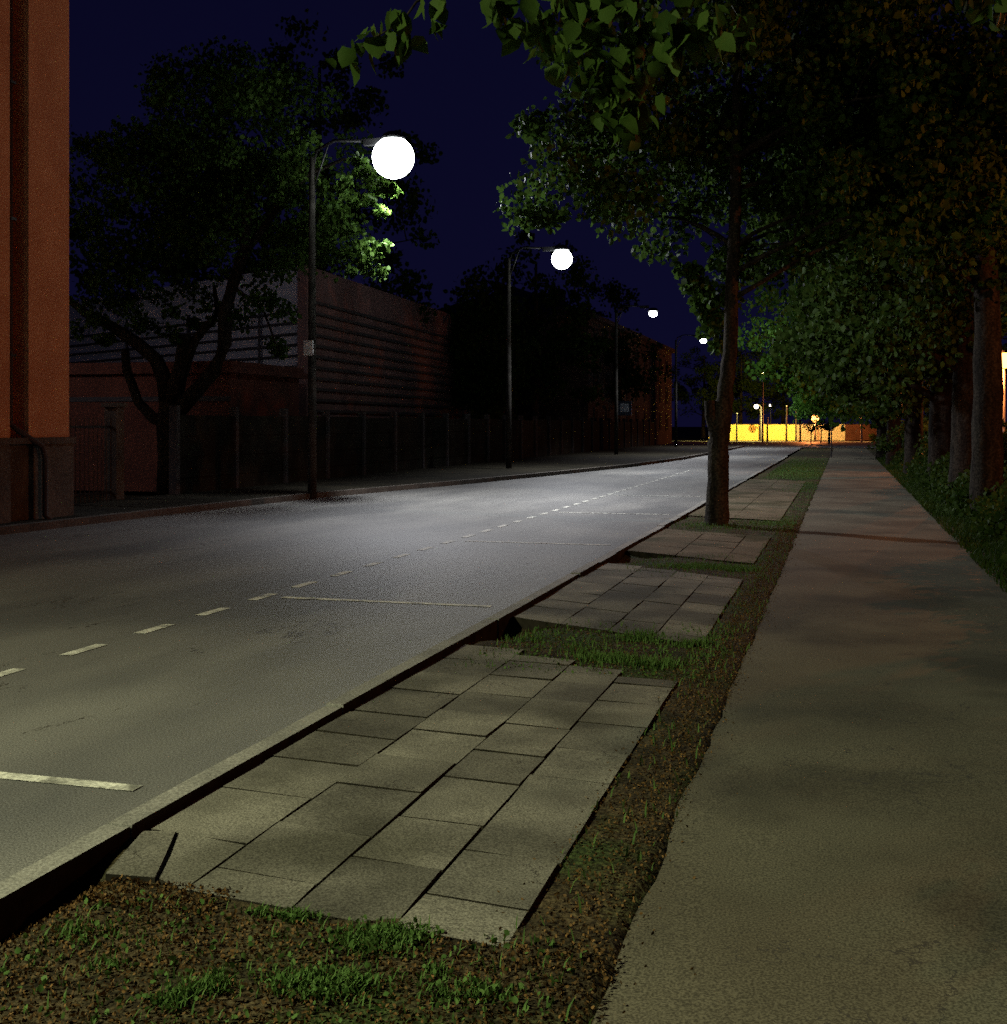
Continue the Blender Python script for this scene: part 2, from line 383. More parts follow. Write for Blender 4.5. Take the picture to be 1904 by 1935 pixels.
def leaf_mesh(name, C, size, mat, parent=None, rng=RNG, droop=.5, jitter=.35, width=1.0):
    n = len(C)
    d = rng.normal(size=(n, 3)); d[:, 2] -= droop * 1.5; d /= np.linalg.norm(d, axis=1, keepdims=True)
    u = rng.normal(size=(n, 3)); u[:, 2] *= .5; u = np.cross(d, u); u /= np.linalg.norm(u, axis=1, keepdims=True) + 1e-9
    nn = np.cross(u, d)
    s = size * (1 + rng.uniform(-jitter, jitter, n))[:, None]
    V = np.empty((n, 6, 3))
    for k, (a, b, c) in enumerate(LEAF): V[:, k] = C + s * (u * a * width + d * b + nn * c)
    me = bpy.data.meshes.new(name)
    me.vertices.add(n * 6); me.vertices.foreach_set('co', V.reshape(-1).astype(np.float32))
    base = (np.arange(n) * 6)[:, None]
    idx = np.concatenate([base + np.array([0, 1, 2, 3]), base + np.array([0, 3, 4, 5])], axis=1).reshape(-1)
    me.loops.add(n * 8); me.loops.foreach_set('vertex_index', idx.astype(np.int32))
    me.polygons.add(n * 2); me.polygons.foreach_set('loop_start', (np.arange(n * 2) * 4).astype(np.int32))
    me.polygons.foreach_set('loop_total', np.full(n * 2, 4, np.int32))
    me.materials.append(mat); me.update(); me.validate()
    o = bpy.data.objects.new(name, me); COL.objects.link(o); o.parent = parent
    return o
def clump_points(centres, n_per, rad, rng=RNG, flat=.7):
    out = []
    for c in centres:
        k = int(n_per * rng.uniform(.6, 1.4)); r = rad * rng.uniform(.65, 1.35)
        p = rng.normal(size=(k, 3)); p /= np.linalg.norm(p, axis=1, keepdims=True)
        p *= (rng.uniform(0, 1, (k, 1)) ** .45) * r * rng.uniform(.8, 1.2, (1, 3)); p[:, 2] *= flat
        out.append(np.array(c) + p)
    return np.concatenate(out)
def crown_centres(vols, n, rng=RNG, cut=None):
    """clump centres spread through ellipsoids, denser towards their outside"""
    out = []
    tot = sum(v[1][0] * v[1][1] * v[1][2] for v in vols)
    for c, r in vols:
        k = max(3, int(n * r[0] * r[1] * r[2] / tot))
        p = rng.normal(size=(k * 3, 3)); p /= np.linalg.norm(p, axis=1, keepdims=True)
        p = p * (rng.uniform(.12, 1, (k * 3, 1)) ** .5) * np.array(r) + np.array(c)
        if cut: p = np.array([q for q in p if cut(q)]).reshape(-1, 3)
        out.append(p[:k])
    return np.concatenate(out)
def limb(m, a, b, r0, r1, n=6, wob=.12):
    a = Vector(a); b = Vector(b); L = (b - a).length
    pts = []
    for i in range(n + 1):
        t = i / n; p = a.lerp(b, t)
        p.z += math.sin(t * math.pi) * L * .06
        if 0 < i < n: p += Vector([random.uniform(-1, 1) for _ in range(3)]) * wob * L / n
        pts.append(p)
    m.tube(pts, [r0 + (r1 - r0) * (i / n) ** .8 for i in range(n + 1)], 8, .06)
    return pts
def tree(label, base, trunk, vols, n_cl, per, crad, lsize, mat, group=None, seed=1, limbs=12, cut=None, name='tree', extra=None, extra_limbs=(), rootz=-.12, width=1.0, big=False):
    """trunk: list of (dx, dy, z, r) from the base; vols in world coordinates"""
    random.seed(seed); rng = np.random.default_rng(seed)
    B = Vector((base[0], base[1], 0))
    t = empty(name, B); tag(t, label, 'tree', group)
    m = MB()
    tp = [Vector((dx, dy, z)) for dx, dy, z, r in trunk]
    fine_p, fine_r = [], []
    for i in range(len(tp) - 1):
        for k in range(4):
            q = k / 4; fine_p.append(tp[i].lerp(tp[i + 1], q) + Vector((random.uniform(-1, 1), random.uniform(-1, 1), 0)) * .012)
            fine_r.append(trunk[i][3] * (1 - q) + trunk[i + 1][3] * q)
    fine_p.append(tp[-1]); fine_r.append(trunk[-1][3])
    fine_p.insert(0, Vector((tp[0].x, tp[0].y, rootz))); fine_r.insert(0, trunk[0][3] * 1.35)
    m.tube(fine_p, fine_r, 16, .05)
    C = crown_centres(vols, n_cl, rng, cut)
    Cl = C - np.array(B)
    order = rng.permutation(len(Cl))[:limbs]
    for i in order:
        c = Vector(Cl[i]); zs = [p for p in fine_p if p.z < max(c.z - .3, fine_p[3].z)] or [fine_p[-1]]
        cand = zs[-1] if c.z > zs[-1].z + .5 else min(zs, key=lambda p: abs(p.z - (c.z - .35 * Vector((c.x - p.x, c.y - p.y)).length)))
        if cand.z < trunk[1][2]: cand = min(fine_p, key=lambda p: abs(p.z - trunk[1][2]))
        rr = fine_r[fine_p.index(cand)] * .42
        pts = limb(m, cand, c, rr, .015)
        for k in range(3):      # side branches run on to neighbouring clumps
            s = pts[random.randint(2, 5)]
            near = Cl[np.argsort(np.linalg.norm(Cl - np.array(s), axis=1))[random.randint(1, 8) % len(Cl)]]
            limb(m, s, near, rr * .4, .008, 4)
    for a, b, r0, r1 in extra_limbs: limb(m, a, b, r0, r1, 7, .25)
    m.build('trunk', M['bark_row' if group else 'bark'], t, smooth=True)
    P = clump_points(Cl, per, crad, rng)
    if extra is not None: P = np.concatenate([P, extra - np.array(B)])
    o = near_leaves('crown', P, lsize * 1.08, mat, t, rng) if big else leaf_mesh('crown', P, lsize, mat, t, rng, width=width)
    return t

# --- street tree by the kerb
T1 = (-1.85, 18.7)
def P3(px, py, Y): return tuple(at(px, py, Y))
ex_c = [P3(1362 - 12 * i, 650 - 28 * i, 19.2) for i in range(6)]
tree('pruned street tree with a stub, rising from the slabs beside the kerb', T1,
     [(0, 0, 0, .185), (.01, 0, .5, .165), (.02, 0, 1.2, .155), (.05, 0, 1.55, .165), (.11, 0, 1.9, .125), (.19, 0, 2.6, .105), (.24, .05, 4.2, .095), (.28, .1, 6.0, .08), (.3, .1, 8.5, .05)],
     [((-2.9, 19.2, 5.7), (2.45, 2.2, 1.6)), ((-1.4, 19.5, 7.6), (3.5, 3.2, 2.6)), ((.6, 19.6, 5.4), (2.4, 2.3, 2.0)), ((-1.70, 19.3, 3.6), (.22, .5, .9))],
     190, 190, .62, .105, M['leaf'], seed=31, limbs=26,
     extra=clump_points(ex_c + [P3(1322, 540, 19.4), P3(1356, 600, 19.3)], 130, .2, RNG))
# the sawn-off stub on its left
st = MB(); a = Vector((-1.87, 18.66, 1.45)); st.tube([a, a + Vector((-.07, -.02, .2)), a + Vector((-.085, -.02, .42))], [.12, .10, .085], 12, .08)
stub = st.build('branch_stub', M['bark'], bpy.data.objects['tree']); stub.matrix_parent_inverse = bpy.data.objects['tree'].matrix_world.inverted()
stub.location = (1.85 - 0.0, -18.7, 0)

# --- tree whose boughs hang over the camera side of the street
near_c = [P3(668, 100, 6.6), P3(705, 78, 6.6), P3(745, 55, 6.6), P3(790, 30, 6.6), P3(820, 10, 6.6), P3(765, 78, 6.6), P3(700, 60, 6.7)]
near_d = [P3(x, y, 7.2) for x, y in ((930, 10), (975, 40), (1010, 20), (1050, 60), (1090, 80), (1120, 30), (1150, 80), (1190, 110), (1230, 60), (1160, 190), (1195, 200), (1135, 165), (1180, 225), (1150, 140), (1250, 90), (1280, 30), (1320, 60), (1060, 20), (1210, 10), (1380, 40), (1110, 110))]
rg = np.random.default_rng(5)
ex = np.concatenate([clump_points(near_c, 6, .13, rg), clump_points(near_d, 17, .24, rg)])
nb = Vector((3.1, 5.2, 0))
def L3(px, py, Y): return at(px, py, Y) - nb
tree('broad tree over the footpath whose big leaves hang into the top of the view', (nb.x, nb.y),
     [(0, 0, 0, .28), (0, 0, 1.2, .24), (-.05, 0, 2.6, .22), (-.2, .1, 4.2, .18), (-.4, .2, 6.5, .10)],
     [((1.2, 7.5, 5.6), (2.6, 2.6, 1.7)), ((-.4, 7.4, 5.6), (2.0, 2.0, 1.2)), ((3.2, 5, 7.2), (3.2, 3.2, 2.4))],
     70, 110, .5, .10, M['leaf'], seed=33, limbs=16, extra=ex, big=True,
     cut=lambda q: not (q[1] > 1 and q[2] < 1.5 + (q[1]) * .36 and q[0] < .3 * q[1] and q[0] < 1.1),
     extra_limbs=[((-.15, .1, 3.6), L3(1230, -60, 7.3), .10, .03), (L3(1230, -60, 7.3), L3(1150, 150, 7.2), .025, .008),
                  (L3(1230, -60, 7.3), L3(930, -60, 6.9), .035, .02), (L3(930, -60, 6.9), L3(672, 98, 6.6), .014, .004)])

# --- row of trees behind the hedge on the right
row = [(1866, 20.5, .24, 'row tree nearest the view, its trunk washed orange by the park lamp'),
       (1824, 25.0, .27, 'row tree with a thick black trunk, second along the hedge'),
       (1780, 30.5, .30, 'row tree with a stout dark trunk where the hedge thins'),
       (1728, 38.0, .27, 'row tree with drooping boughs, fourth along the hedge'),
       (1690, 48.0, .27, 'row tree green on the street side, above the end of the footpath'),
       (1668, 58.0, .25, 'last row tree of the footpath, crown down to the shrubs')]
GD = (at(1898, 680, 40) - Vector((0, 0, 1.5))).normalized()
def gap_keep(q):      # the crowns stay open where the park lamp shines through
    v = Vector(q) - Vector((0, 0, 1.5)); return (v - GD * v.dot(GD)).length > 1.15
for i, (px, Y, r, lab) in enumerate(row):
    X = at(px, 803, Y).x
    low = (3.6, 2.5, 2.2, 2.0, 2.0, 2.0)[i]
    w_ = 3.0 + .25 * i
    if i == 3: w_ = 2.3
    vols = [((X - .3, Y, low + 3.6), (w_ + .6, 3.4, 3.4)), ((X - 1.6, Y - .5, low + 1.3), (w_ * .62, 2.2, 1.3)), ((X + 1.5, Y - .5, max(low, 3.0) + 2.6), (w_ * .6, 2.2, 1.5))]
    if i == 0: vols.append(((X + .6, Y - 1.5, 5.4), (2.2, 1.6, 1.5)))
    if i > 0: vols.append(((X - 1.5, Y - 2.0, low + .9), (1.5, 1.2, 1.1)))
    if i == 4: vols += [((-2.1, Y - 3, 4.2), (1.6, 1.8, 1.9)), ((-1.0, Y - 3, 3.2), (1.8, 1.6, 1.3))]
    if i == 5: vols += [((-1.6, Y - 1, 3.2), (1.8, 1.6, 1.2)), ((1.5, Y, 2.5), (2.0, 1.6, 1.0))]
    lz = 1.0 if i < 2 else 1.25
    tree(lab, (X, Y), [(0, 0, 0, r * 1.15), (0, 0, 1, r), (.02, 0, 3, r * .85), (-.1, .1, 5.5, r * .6), (-.15, .1, 8, r * .3)],
         vols, (150 if i < 4 else 170), 150, .72, .115 * lz, M['leaf_dark' if i < 4 else 'leaf_lamplit'], 'trees in the row behind the hedge', 50 + i, 18, cut=gap_keep)

# --- garden tree across the road: forked trunk, pruned stubs
G = at(325, 803, 24.0); G = Vector((G.x, 24.0, 0))
def gl(px, py, Y=24.0):
    return at(px, py, Y) - G
t = empty('tree', G); tag(t, 'forked garden tree with pruned stubs beside the gate across the road', 'tree')
random.seed(9)
m = MB()
m.tube([(0, 0, 0), (0, 0, .8), gl(322, 800), gl(325, 760)], [.36, .30, .29, .27], 16, .06)
m.tube([gl(322, 800), gl(290, 790), gl(262, 760), gl(240, 700), gl(236, 660)], [.17, .13, .11, .10, .09], 12, .06)
m.tube([gl(320, 770), gl(312, 720), gl(296, 680), gl(262, 650), gl(215, 618), gl(160, 590), gl(100, 540, 24.5)], [.22, .18, .16, .14, .12, .10, .05], 12, .06)
m.tube([gl(325, 770), gl(335, 720), gl(345, 690), gl(350, 640), gl(348, 634)], [.22, .20, .18, .17, .15], 12, .06)
m.tube([gl(350, 690), gl(370, 640), gl(400, 606), gl(412, 590), gl(405, 540, 24.4)], [.12, .10, .09, .07, .04], 10, .06)
m.tube([gl(332, 780), gl(370, 740), gl(405, 700), gl(425, 650), gl(425, 590), gl(440, 540), gl(462, 470), gl(470, 380), gl(440, 250)], [.20, .17, .16, .15, .14, .13, .12, .10, .05], 12, .06)
m.tube([gl(462, 480), gl(520, 400), gl(580, 330), gl(650, 300, 23.6), gl(700, 312, 23.2)], [.09, .07, .05, .03, .01], 8, .06)
m.tube([gl(440, 540), gl(500, 590, 23.8), gl(525, 660, 23.6)], [.05, .03, .012], 8, .06)
m.build('trunk', M['bark'], t, smooth=True)
rg = np.random.default_rng(17)
vols = [((G.x + 1.2, 24.5, 7.6), (3.4, 3.0, 2.1)), ((G.x - .6, 24.3, 6.6), (2.6, 2.4, 1.5)), ((G.x + 2.2, 24.2, 6.0), (2.0, 1.8, 1.3))]
C = crown_centres(vols, 120, rg)
P = clump_points(C, 170, .6, rg)
hang = [at(x, y, Y) for x, y, Y in ((600, 400, 23.3), (620, 440, 23.3), (640, 395, 23), (655, 430, 23.1), (625, 480, 23.4), (600, 470, 23.6), (670, 380, 22.7), (700, 375, 22.6),
      (722, 398, 22.5), (650, 480, 23.2), (690, 462, 22.8), (725, 466, 22.7), (700, 480, 22.8), (665, 510, 23.1), (690, 500, 23), (712, 512, 22.9), (610, 350, 23.4), (575, 380, 23.6), (585, 430, 23.7), (655, 345, 23),
      (680, 305, 22.2), (692, 325, 22.2), (708, 343, 22.15), (728, 352, 22.1), (742, 356, 22.1), (640, 360, 23.2), (600, 490, 23.5), (560, 420, 24), (540, 380, 24), (600, 300, 24), (560, 320, 24), (510, 390, 24.2))]
P2 = clump_points(hang, 75, .20, rg)
low = [at(x, y, 24.2 + rg.uniform(-.8, .8)) for x, y in ((150, 620), (180, 600), (220, 570), (250, 590), (300, 560), (330, 590), (280, 530), (240, 530), (350, 540), (380, 560), (400, 590), (370, 610), (300, 620),
      (500, 560), (520, 575), (480, 570), (540, 590), (520, 650), (530, 662), (200, 640), (330, 630), (165, 570), (420, 520), (190, 530), (260, 610), (450, 600))]
P1 = clump_points(low, 85, .33, rg)
leaf_mesh('crown', np.concatenate([P, P1, P2]) - np.array(G), .10, M['leaf'], t, rg)

# --- dark trees standing farther off
dark = [('tall dark tree behind the pale hall, black against the sky', 600, 46, 19, 5.0),
        ('broad black tree over the roof of the pale hall', 330, 40, 15, 4.5),
        ('wide black tree beyond the wall, left of the orange lamp', 1480, 150, 11, 7),
        ('black tree beyond the wall, behind the orange lamp', 1570, 146, 10, 7),
        ('black tree beyond the darker red wall', 1660, 150, 11, 7),
        ('black tree at the far end of the old brick house', 1330, 152, 12, 6.5),
        ('black tree at the end of the hall, beside the second lamp post', 910, 52, 8.1, 1.9),
        ('dense tree behind the concrete fence, under the second lamp', 1010, 60, 11.5, 3.8),
        ('dense tree behind the fence next to the old brick house', 1110, 74, 11.0, 4.4),
        ('large dark tree rising behind the yellow wall', 1400, 138, 11, 5.2),
        ('tree in the park seen past the right edge lamp', 2010, 52, 11, 4.5)]
for i, (lab, px, Y, h, r) in enumerate(dark):
    X = at(px, 803, Y).x
    tree(lab, (X, Y), [(0, 0, 0, .28), (0, 0, 1.5, .24), (.1, 0, h * .5, .15), (.1, 0, h * .85, .06)],
         [((X, Y, h * .60), (r, r, h * .38)), ((X + r * .25, Y, h * .42), (r * .85, r * .8, h * .24))],
         80, 95, .85, .19, M['leaf_dark'], seed=80 + i, limbs=10)

# --- hedge, ground cover, grass, litter
rg = np.random.default_rng(23)
hd = empty('hedge', (2.3, 25, 0)); tag(hd, 'low leafy hedge right of the footpath, raised out of view to block light', 'hedge')
n = 52000; yy = 0 + 58 * rg.uniform(0, 1, n) ** 1.3; cx_ = 2.45 + .12 * np.sin(yy * 1.7)
top = .60 + .14 * np.sin(yy * .9 + 1) + .10 * np.sin(yy * 2.7)
top = top + .75 * (1 - np.clip((yy - 13.5) / 3, 0, 1))  # taller stretch added out of view, keeps orange light off the kerb
an = rg.uniform(0, math.pi, n); rr = rg.uniform(.55, 1, n) ** .5
HP = np.stack([cx_ + .62 * np.cos(an) * rr + rg.normal(0, .05, n), yy, top * np.sin(an) * rr + rg.normal(0, .05, n)], 1)
HP[:, 2] = np.clip(HP[:, 2], .0, 2)
leaf_mesh('foliage', HP - np.array([2.3, 25, 0]), .075, M['leaf_dark'], hd, rg, droop=.1)
m = MB()
for i in range(60):
    y = 6 + i * .86; x = 2.45 + random.uniform(-.2, .2)
    m.tube([(x - 2.3, y - 25, -.1), (x - 2.3 + random.uniform(-.1, .1), y - 25, .3), (x - 2.3 + random.uniform(-.2, .2), y - 25 + .1, .55)], [.02, .014, .006], 6)
m.build('stems', M['bark'], hd)['kind'] = 'stuff'
bushes = [(2.6, 33, 1.5, .9, 'tall shrub where the hedge meets the third trunk'), (2.3, 42, 1.9, 1.1, 'dark rounded shrub closing in on the footpath'),
          (4.6, 13.0, 3.4, 1.3, 'added unseen shrub keeping orange light off the kerb'), (2.9, 52, 2.4, 1.5, 'highest shrub at the far end of the hedge'), (4.4, 37, 1.6, 1.0, 'shrub growing between two row trees')]  # the tallest shrub is added out of view to block lamp light
for i, (x, y, h, r, lab) in enumerate(bushes):
    b = empty('shrub', (x, y, 0)); tag(b, lab, 'shrub')
    C = crown_centres([((0, 0, h * .5), (r, r, h * .5))], 26 if h < 3 else 60, rg)
    leaf_mesh('foliage', clump_points(C, 110, .35, rg), .09, M['leaf_dark'], b, rg)
    m = MB()
    for k in range(5): m.tube([(0, 0, -.1), (random.uniform(-.2, .2), random.uniform(-.2, .2), h * .4), (random.uniform(-.5, .5), random.uniform(-.5, .5), h * .8)], [.03, .02, .008], 6)
    m.build('stem', M['bark'], b)

def blades(name, pts, hmin, hmax, mat, wd=.006, lean=.6):
    """grass blades: bent three-point strips"""
    m = len(pts); a = rg.uniform(0, 2 * math.pi, m); h = rg.uniform(hmin, hmax, m)
    ln = rg.uniform(.1, lean, m) * h
    dx, dy = np.cos(a), np.sin(a); px, py = -dy, dx
    V = np.empty((m, 5, 3))
    for k, (s, f, zf) in enumerate(((-1, 0, 0), (1, 0, 0), (1, .35, .6), (-1, .35, .6), (0, 1, 1))):
        wv = wd * (1 if k < 2 else .8) * (0 if k == 4 else 1) * s
        V[:, k, 0] = pts[:, 0] + px * wv + dx * ln * f; V[:, k, 1] = pts[:, 1] + py * wv + dy * ln * f
        V[:, k, 2] = pts[:, 2] + h * zf
    me = bpy.data.meshes.new(name); me.vertices.add(m * 5); me.vertices.foreach_set('co', V.reshape(-1).astype(np.float32))
    b = np.arange(m) * 5
    idx = np.stack([b, b + 1, b + 2, b + 3, b + 3, b + 2, b + 4], 1).reshape(-1)
    me.loops.add(m * 7); me.loops.foreach_set('vertex_index', idx.astype(np.int32))
    me.polygons.add(m * 2); me.polygons.foreach_set('loop_start', np.stack([np.arange(m) * 7, np.arange(m) * 7 + 4], 1).reshape(-1).astype(np.int32))
    me.polygons.foreach_set('loop_total', np.tile([4, 3], m).astype(np.int32))
    me.materials.append(mat); me.update(); me.validate()
    o = bpy.data.objects.new(name, me); COL.objects.link(o); return o
def scat(n, x0, x1, y0, y1, dens=None, zf=soil_z):
    P = []
    x = rg.uniform(x0, x1, n); y = rg.uniform(y0, y1, n)
    for a, b in zip(x, y):
        if dens is None or rg.uniform() < dens(a, b): P.append((a, b, zf(a, b)))
    return np.array(P)
def d_patch(lst, base=.0):
    return lambda x, y: base + sum(k * math.exp(-((x - cx) / sx) ** 2 - ((y - cy) / sy) ** 2) for cx, cy, sx, sy, k in lst)
def gp(px, py, sx=.08, sy=.08, k=1.0):
    d = at(px, py, 10) - Vector((0, 0, 1.5)); t = -1.56 / d.z
    return (d.x * t, d.y * t, sx, sy, k)
near_p = [gp(700, 1800, .10, .07), gp(760, 1790, .06, .05), gp(560, 1750, .05, .04), gp(400, 1895, .04, .05), gp(590, 1890, .10, .06), gp(650, 1880, .08, .05), gp(820, 1860, .03, .02), gp(330, 1920, .05, .05), gp(200, 1845, .04, .04, .5), gp(500, 1745, .04, .02), gp(880, 1905, .12, .05, .5), gp(150, 1780, .1, .05, .3)]
g = [scat(60000, -2.3, -.7, 1.9, 3.5, d_patch(near_p, .012)),
     scat(30000, -2.4, -.75, 7.3, 9.3, d_patch([gp(1215, 1212, .12, .12), gp(1305, 1225, .10, .10), gp(1150, 1250, .16, .10), gp(1235, 1262, .14, .10), gp(980, 1212, .12, .08, .25), gp(1100, 1235, .12, .10, .25), gp(1400, 1245, .1, .15, .3)], .02)),
     scat(24000, -2.3, -.75, 12.2, 14.5, d_patch([gp(1395, 1080, .16, .16), gp(1340, 1074, .18, .14, .8), gp(1290, 1075, .25, .16, .5)], .02)),
     scat(9000, -2.5, -.7, 17.0, 21.0, d_patch([(-2.0, 18.4, .5, .35, .7), (-1.0, 19.3, .4, .5, .8), (-1.2, 18.2, .5, .3, .3)], .04)),
     scat(5000, -.98, -.62, 3, 34, lambda x, y: .25),
     scat(22000, -2.3, -.6, 35, 58, d_patch([(-1.6, 44, .8, 8, 1), (-1.1, 38, .5, 3, .8)], .1)),
     scat(4000, -1.9, -.6, 28, 36, d_patch([(-1.0, 31, .35, 3, .9)], .05))]
tag(blades('grass', g[0], .010, .040, M['grass'], .0028, 1.2), kind='stuff')
tag(blades('grass', np.concatenate(g[1:]), .015, .065, M['grass'], .004, .9), kind='stuff')
pz = lambda x, y: -.06
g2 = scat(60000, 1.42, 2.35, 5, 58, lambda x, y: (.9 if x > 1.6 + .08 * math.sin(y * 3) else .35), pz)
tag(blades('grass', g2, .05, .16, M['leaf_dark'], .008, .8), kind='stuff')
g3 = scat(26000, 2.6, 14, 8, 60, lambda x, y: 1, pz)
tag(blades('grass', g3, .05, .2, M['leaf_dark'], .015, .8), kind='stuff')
# clover-like low weeds in the near soil
wd = scat(22000, -2.35, -.7, 1.9, 3.5, d_patch(near_p, .045)); wd[:, 2] += .012
wd2 = scat(4000, -2.3, -.8, 7.3, 9.2, lambda x, y: .3); wd2[:, 2] += .012
tag(leaf_mesh('weeds', np.concatenate([wd, wd2]), .017, M['grass'], None, rg, droop=-.2), kind='stuff')
# brown leaf litter and seeds
lt = [scat(22000, -2.4, -.62, 1.8, 3.45, lambda x, y: .75), scat(1500, -2.5, -1.9, 3.4, 3.62), scat(26000, -1.02, -.60, 3.3, 20, lambda x, y: .9 * math.exp(-((x + .76) / .13) ** 2) + .1),
      scat(4000, -2.4, -.8, 7.3, 9.3, lambda x, y: .6), scat(3000, -2.4, -.8, 12.2, 14.3, lambda x, y: .5), scat(4000, -2.4, -.6, 17.2, 21, lambda x, y: .5)]
lt = np.concatenate(lt); lt[:, 2] += .008
l2 = scat(1500, -2.4, -.95, 3.5, 7.2, d_patch([(-1.25, 4.1, .12, .25, 1), (-1.55, 3.75, .1, .2, .7), (-1.3, 5.4, .2, .3, .25), (-1.0, 3.7, .15, .3, .5), (-1.2, 3.5, .4, .15, .7)], .03), lambda x, y: -.040)
l3 = scat(9000, -.66, -.35, 1.9, 20, lambda x, y: .8 * math.exp(-((x + .66) / .07) ** 2) * (.4 + .6 * math.sin(y * 2.3) ** 2) + .01, lambda x, y: -.036)
l3 = np.concatenate([l3, scat(2500, -1.12, -.94, 3.5, 12, lambda x, y: .7 * math.exp(-((x + .94) / .07) ** 2), lambda x, y: -.030)])
lt = np.concatenate([lt, l2, l3])
lo = leaf_mesh('leaf_litter', lt, .011, M['litter'], None, rg, droop=0, width=.8); tag(lo, kind='stuff')

# ------------------------------------------------------------------ street lamps
LX, PX = -8.66, -10.42
def street_lamp(Y, z, bowl, label, power, col, polebase, emit='bowl'):
    t = empty('street_lamp', (PX if polebase is None else polebase, Y, 0)); tag(t, label, 'street lamp', 'street lamps along the far kerb')
    ax = LX - t.location.x
    r, h = bowl
    m = MB(); m.tube([(0, 0, -.3), (0, 0, 2.5), (0, 0, z + .1)], [.095, .085, .062], 14); m.build('pole', M['concrete'], t, smooth=True)
    m = MB(); m.tube([(0, 0, z - .15), (.1, 0, z + .25), (.5, 0, z + .42), (ax - .45, 0, z + .36)], .035, 8)
    m.tube([(0, 0, z - .6), (.35, 0, z + .33)], .02, 6); m.build('arm', M['darkmetal'], t, smooth=True)
    r, h = bowl
    m = MB(); m.lathe([(0, .16), (.12, .155), (.20, .11), (.24, .04), (.235, .0), (0, 0)], (ax, 0, z + h * .42), 24, 1.0, 1.0); m.box(ax - .62, -.06, z + .27, ax - .2, .06, z + .40)
    m.build('housing', M['darkmetal'], t, smooth=False)
    m = MB(); k = 14
    m.lathe([(r * math.sin(math.pi * i / k), -h / 2 * math.cos(math.pi * i / k)) for i in range(k + 1)], (ax, 0, z), 28)
    b = m.build('bowl', M[emit], t, smooth=True)
    ld = bpy.data.lights.new('lamp_light', 'AREA'); ld.shape = 'DISK'; ld.size = .36; ld.energy = power; ld.color = col; ld.spread = R(158)
    lo = bpy.data.objects.new('lamp_light', ld); COL.objects.link(lo); lo.parent = t
    lo.location = (ax + .08, 0, z - h / 2 - .14); lo.rotation_euler = (0, R(-40), 0)
    return t
s1 = street_lamp(22.8, 6.84, (.42, .84), 'nearest glaring street lamp, half behind hanging leaves of the garden tree', STREET_W * 1.1, COOL, None)  # globe enlarged so its shape takes in the lamp's glare
street_lamp(37.9, 6.80, (.33, .66), 'second street lamp, shining below the edge of the street tree crown', STREET_W, COOL, None)  # glare built into the globe size here too
street_lamp(57.2, 6.75, (.20, .30), 'third street lamp, a small white oval in open dark sky', STREET_W, COOL, None)
street_lamp(78.6, 6.89, (.21, .30), 'farthest white street lamp, close beside the street tree trunk', STREET_W, COOL, None)
street_lamp(-1.0, 6.84, (.33, .60), 'assumed street lamp behind the view whose light falls on the near slabs', STREET_W * 1.9, (.97, .98, .62), None)  # assumed lamp out of view, added to light the foreground yellow-green
# small notice box strapped to the nearest lamp post
bx = MB(); bx.box(-.10, -.19, 0, .10, -.155, .30); nb_ = bx.build('notice_box', M['white'])
p_ = at(593, 672, 22.8); nb_.location = (PX, 22.8, p_.z); tag(nb_, 'small pale notice fixed to the nearest lamp post', 'notice')
# poster board on the third post
z0 = at(1160, 785, 57).z; z1 = at(1160, 758, 57).z
pb = empty('sign_board', (-9.95, 56.9, z0)); tag(pb, 'small weathered blue and white board on the third lamp post', 'sign')
m = MB(); m.box(-.32, -.03, 0, .32, 0, z1 - z0); m.build('board', plain('board_dark', (.03, .05, .09), .5), pb)
m = MB()
m.prism([(-.22, -.036), (.20, -.036), (.20, -.0305), (-.22, -.0305)], .16, .56)
m.build('print', plain('print_reflection', (.55, .62, .7), .4), pb)  # pale panel combines faded print with a painted reflection
for zb in (.1, .5): m = MB(); m.box(-.36, 0, zb, -.1, .02, zb + .04); m.build('bracket', M['metal'], pb)

# sodium park lamps, seen and added
def park_lamp(x, y, z, r, power, label, emit='bowl_sodium', col=SODIUM, arm=0, cat='lamp', grp=None, pole_r=.05, lr=.12):
    t = empty('park_lamp', (x + arm, y, 0)); tag(t, label, cat, grp)
    m = MB(); m.tube([(0, 0, -.3), (0, 0, .8), (0, 0, z - r * .6 if not arm else z)], [pole_r * 1.4, pole_r, pole_r * .8], 10); m.build('pole', M['metal'], t, smooth=True)
    if arm:
        m = MB(); m.tube([(0, 0, z - .1), (-arm * .3, 0, z + .12), (-arm * .9, 0, z + .1)], pole_r * .6, 8); m.build('arm', M['metal'], t)
    m = MB(); k = 12; m.lathe([(r * math.sin(math.pi * i / k), -r * math.cos(math.pi * i / k)) for i in range(k + 1)], (-arm, 0, z), 20)
    m.build('globe', M[emit], t, smooth=True)
    m = MB(); m.lathe([(r * .7, 0), (r * .5, r * .3), (0, r * .35)], (-arm, 0, z + r * .8), 16); m.build('cap', M['darkmetal'], t)
    if power:
        for dx in ((-r - .03) if not arm else 0,):
            ld = bpy.data.lights.new('lamp_light', 'POINT'); ld.energy = power; ld.color = col; ld.shadow_soft_size = .05
            lo = bpy.data.objects.new('lamp_light', ld); COL.objects.link(lo); lo.parent = t
            lo.location = (-arm - .0, -.0, z + r + .35) if False else (-arm - r - .08, -r - .05, z)
    return t
p = at(1898, 680, 40); park_lamp(p.x, 40, p.z, .26, 900, 'orange globe lamp in the park, cut by the edge of the view')
park_lamp(-19.5, 18.5, 5.2, .2, 320, 'added unseen lamp behind the ochre house, brightening the pale hall', 'bowl', (.9, .88, 1.0))  # added fill lamp for the hall front
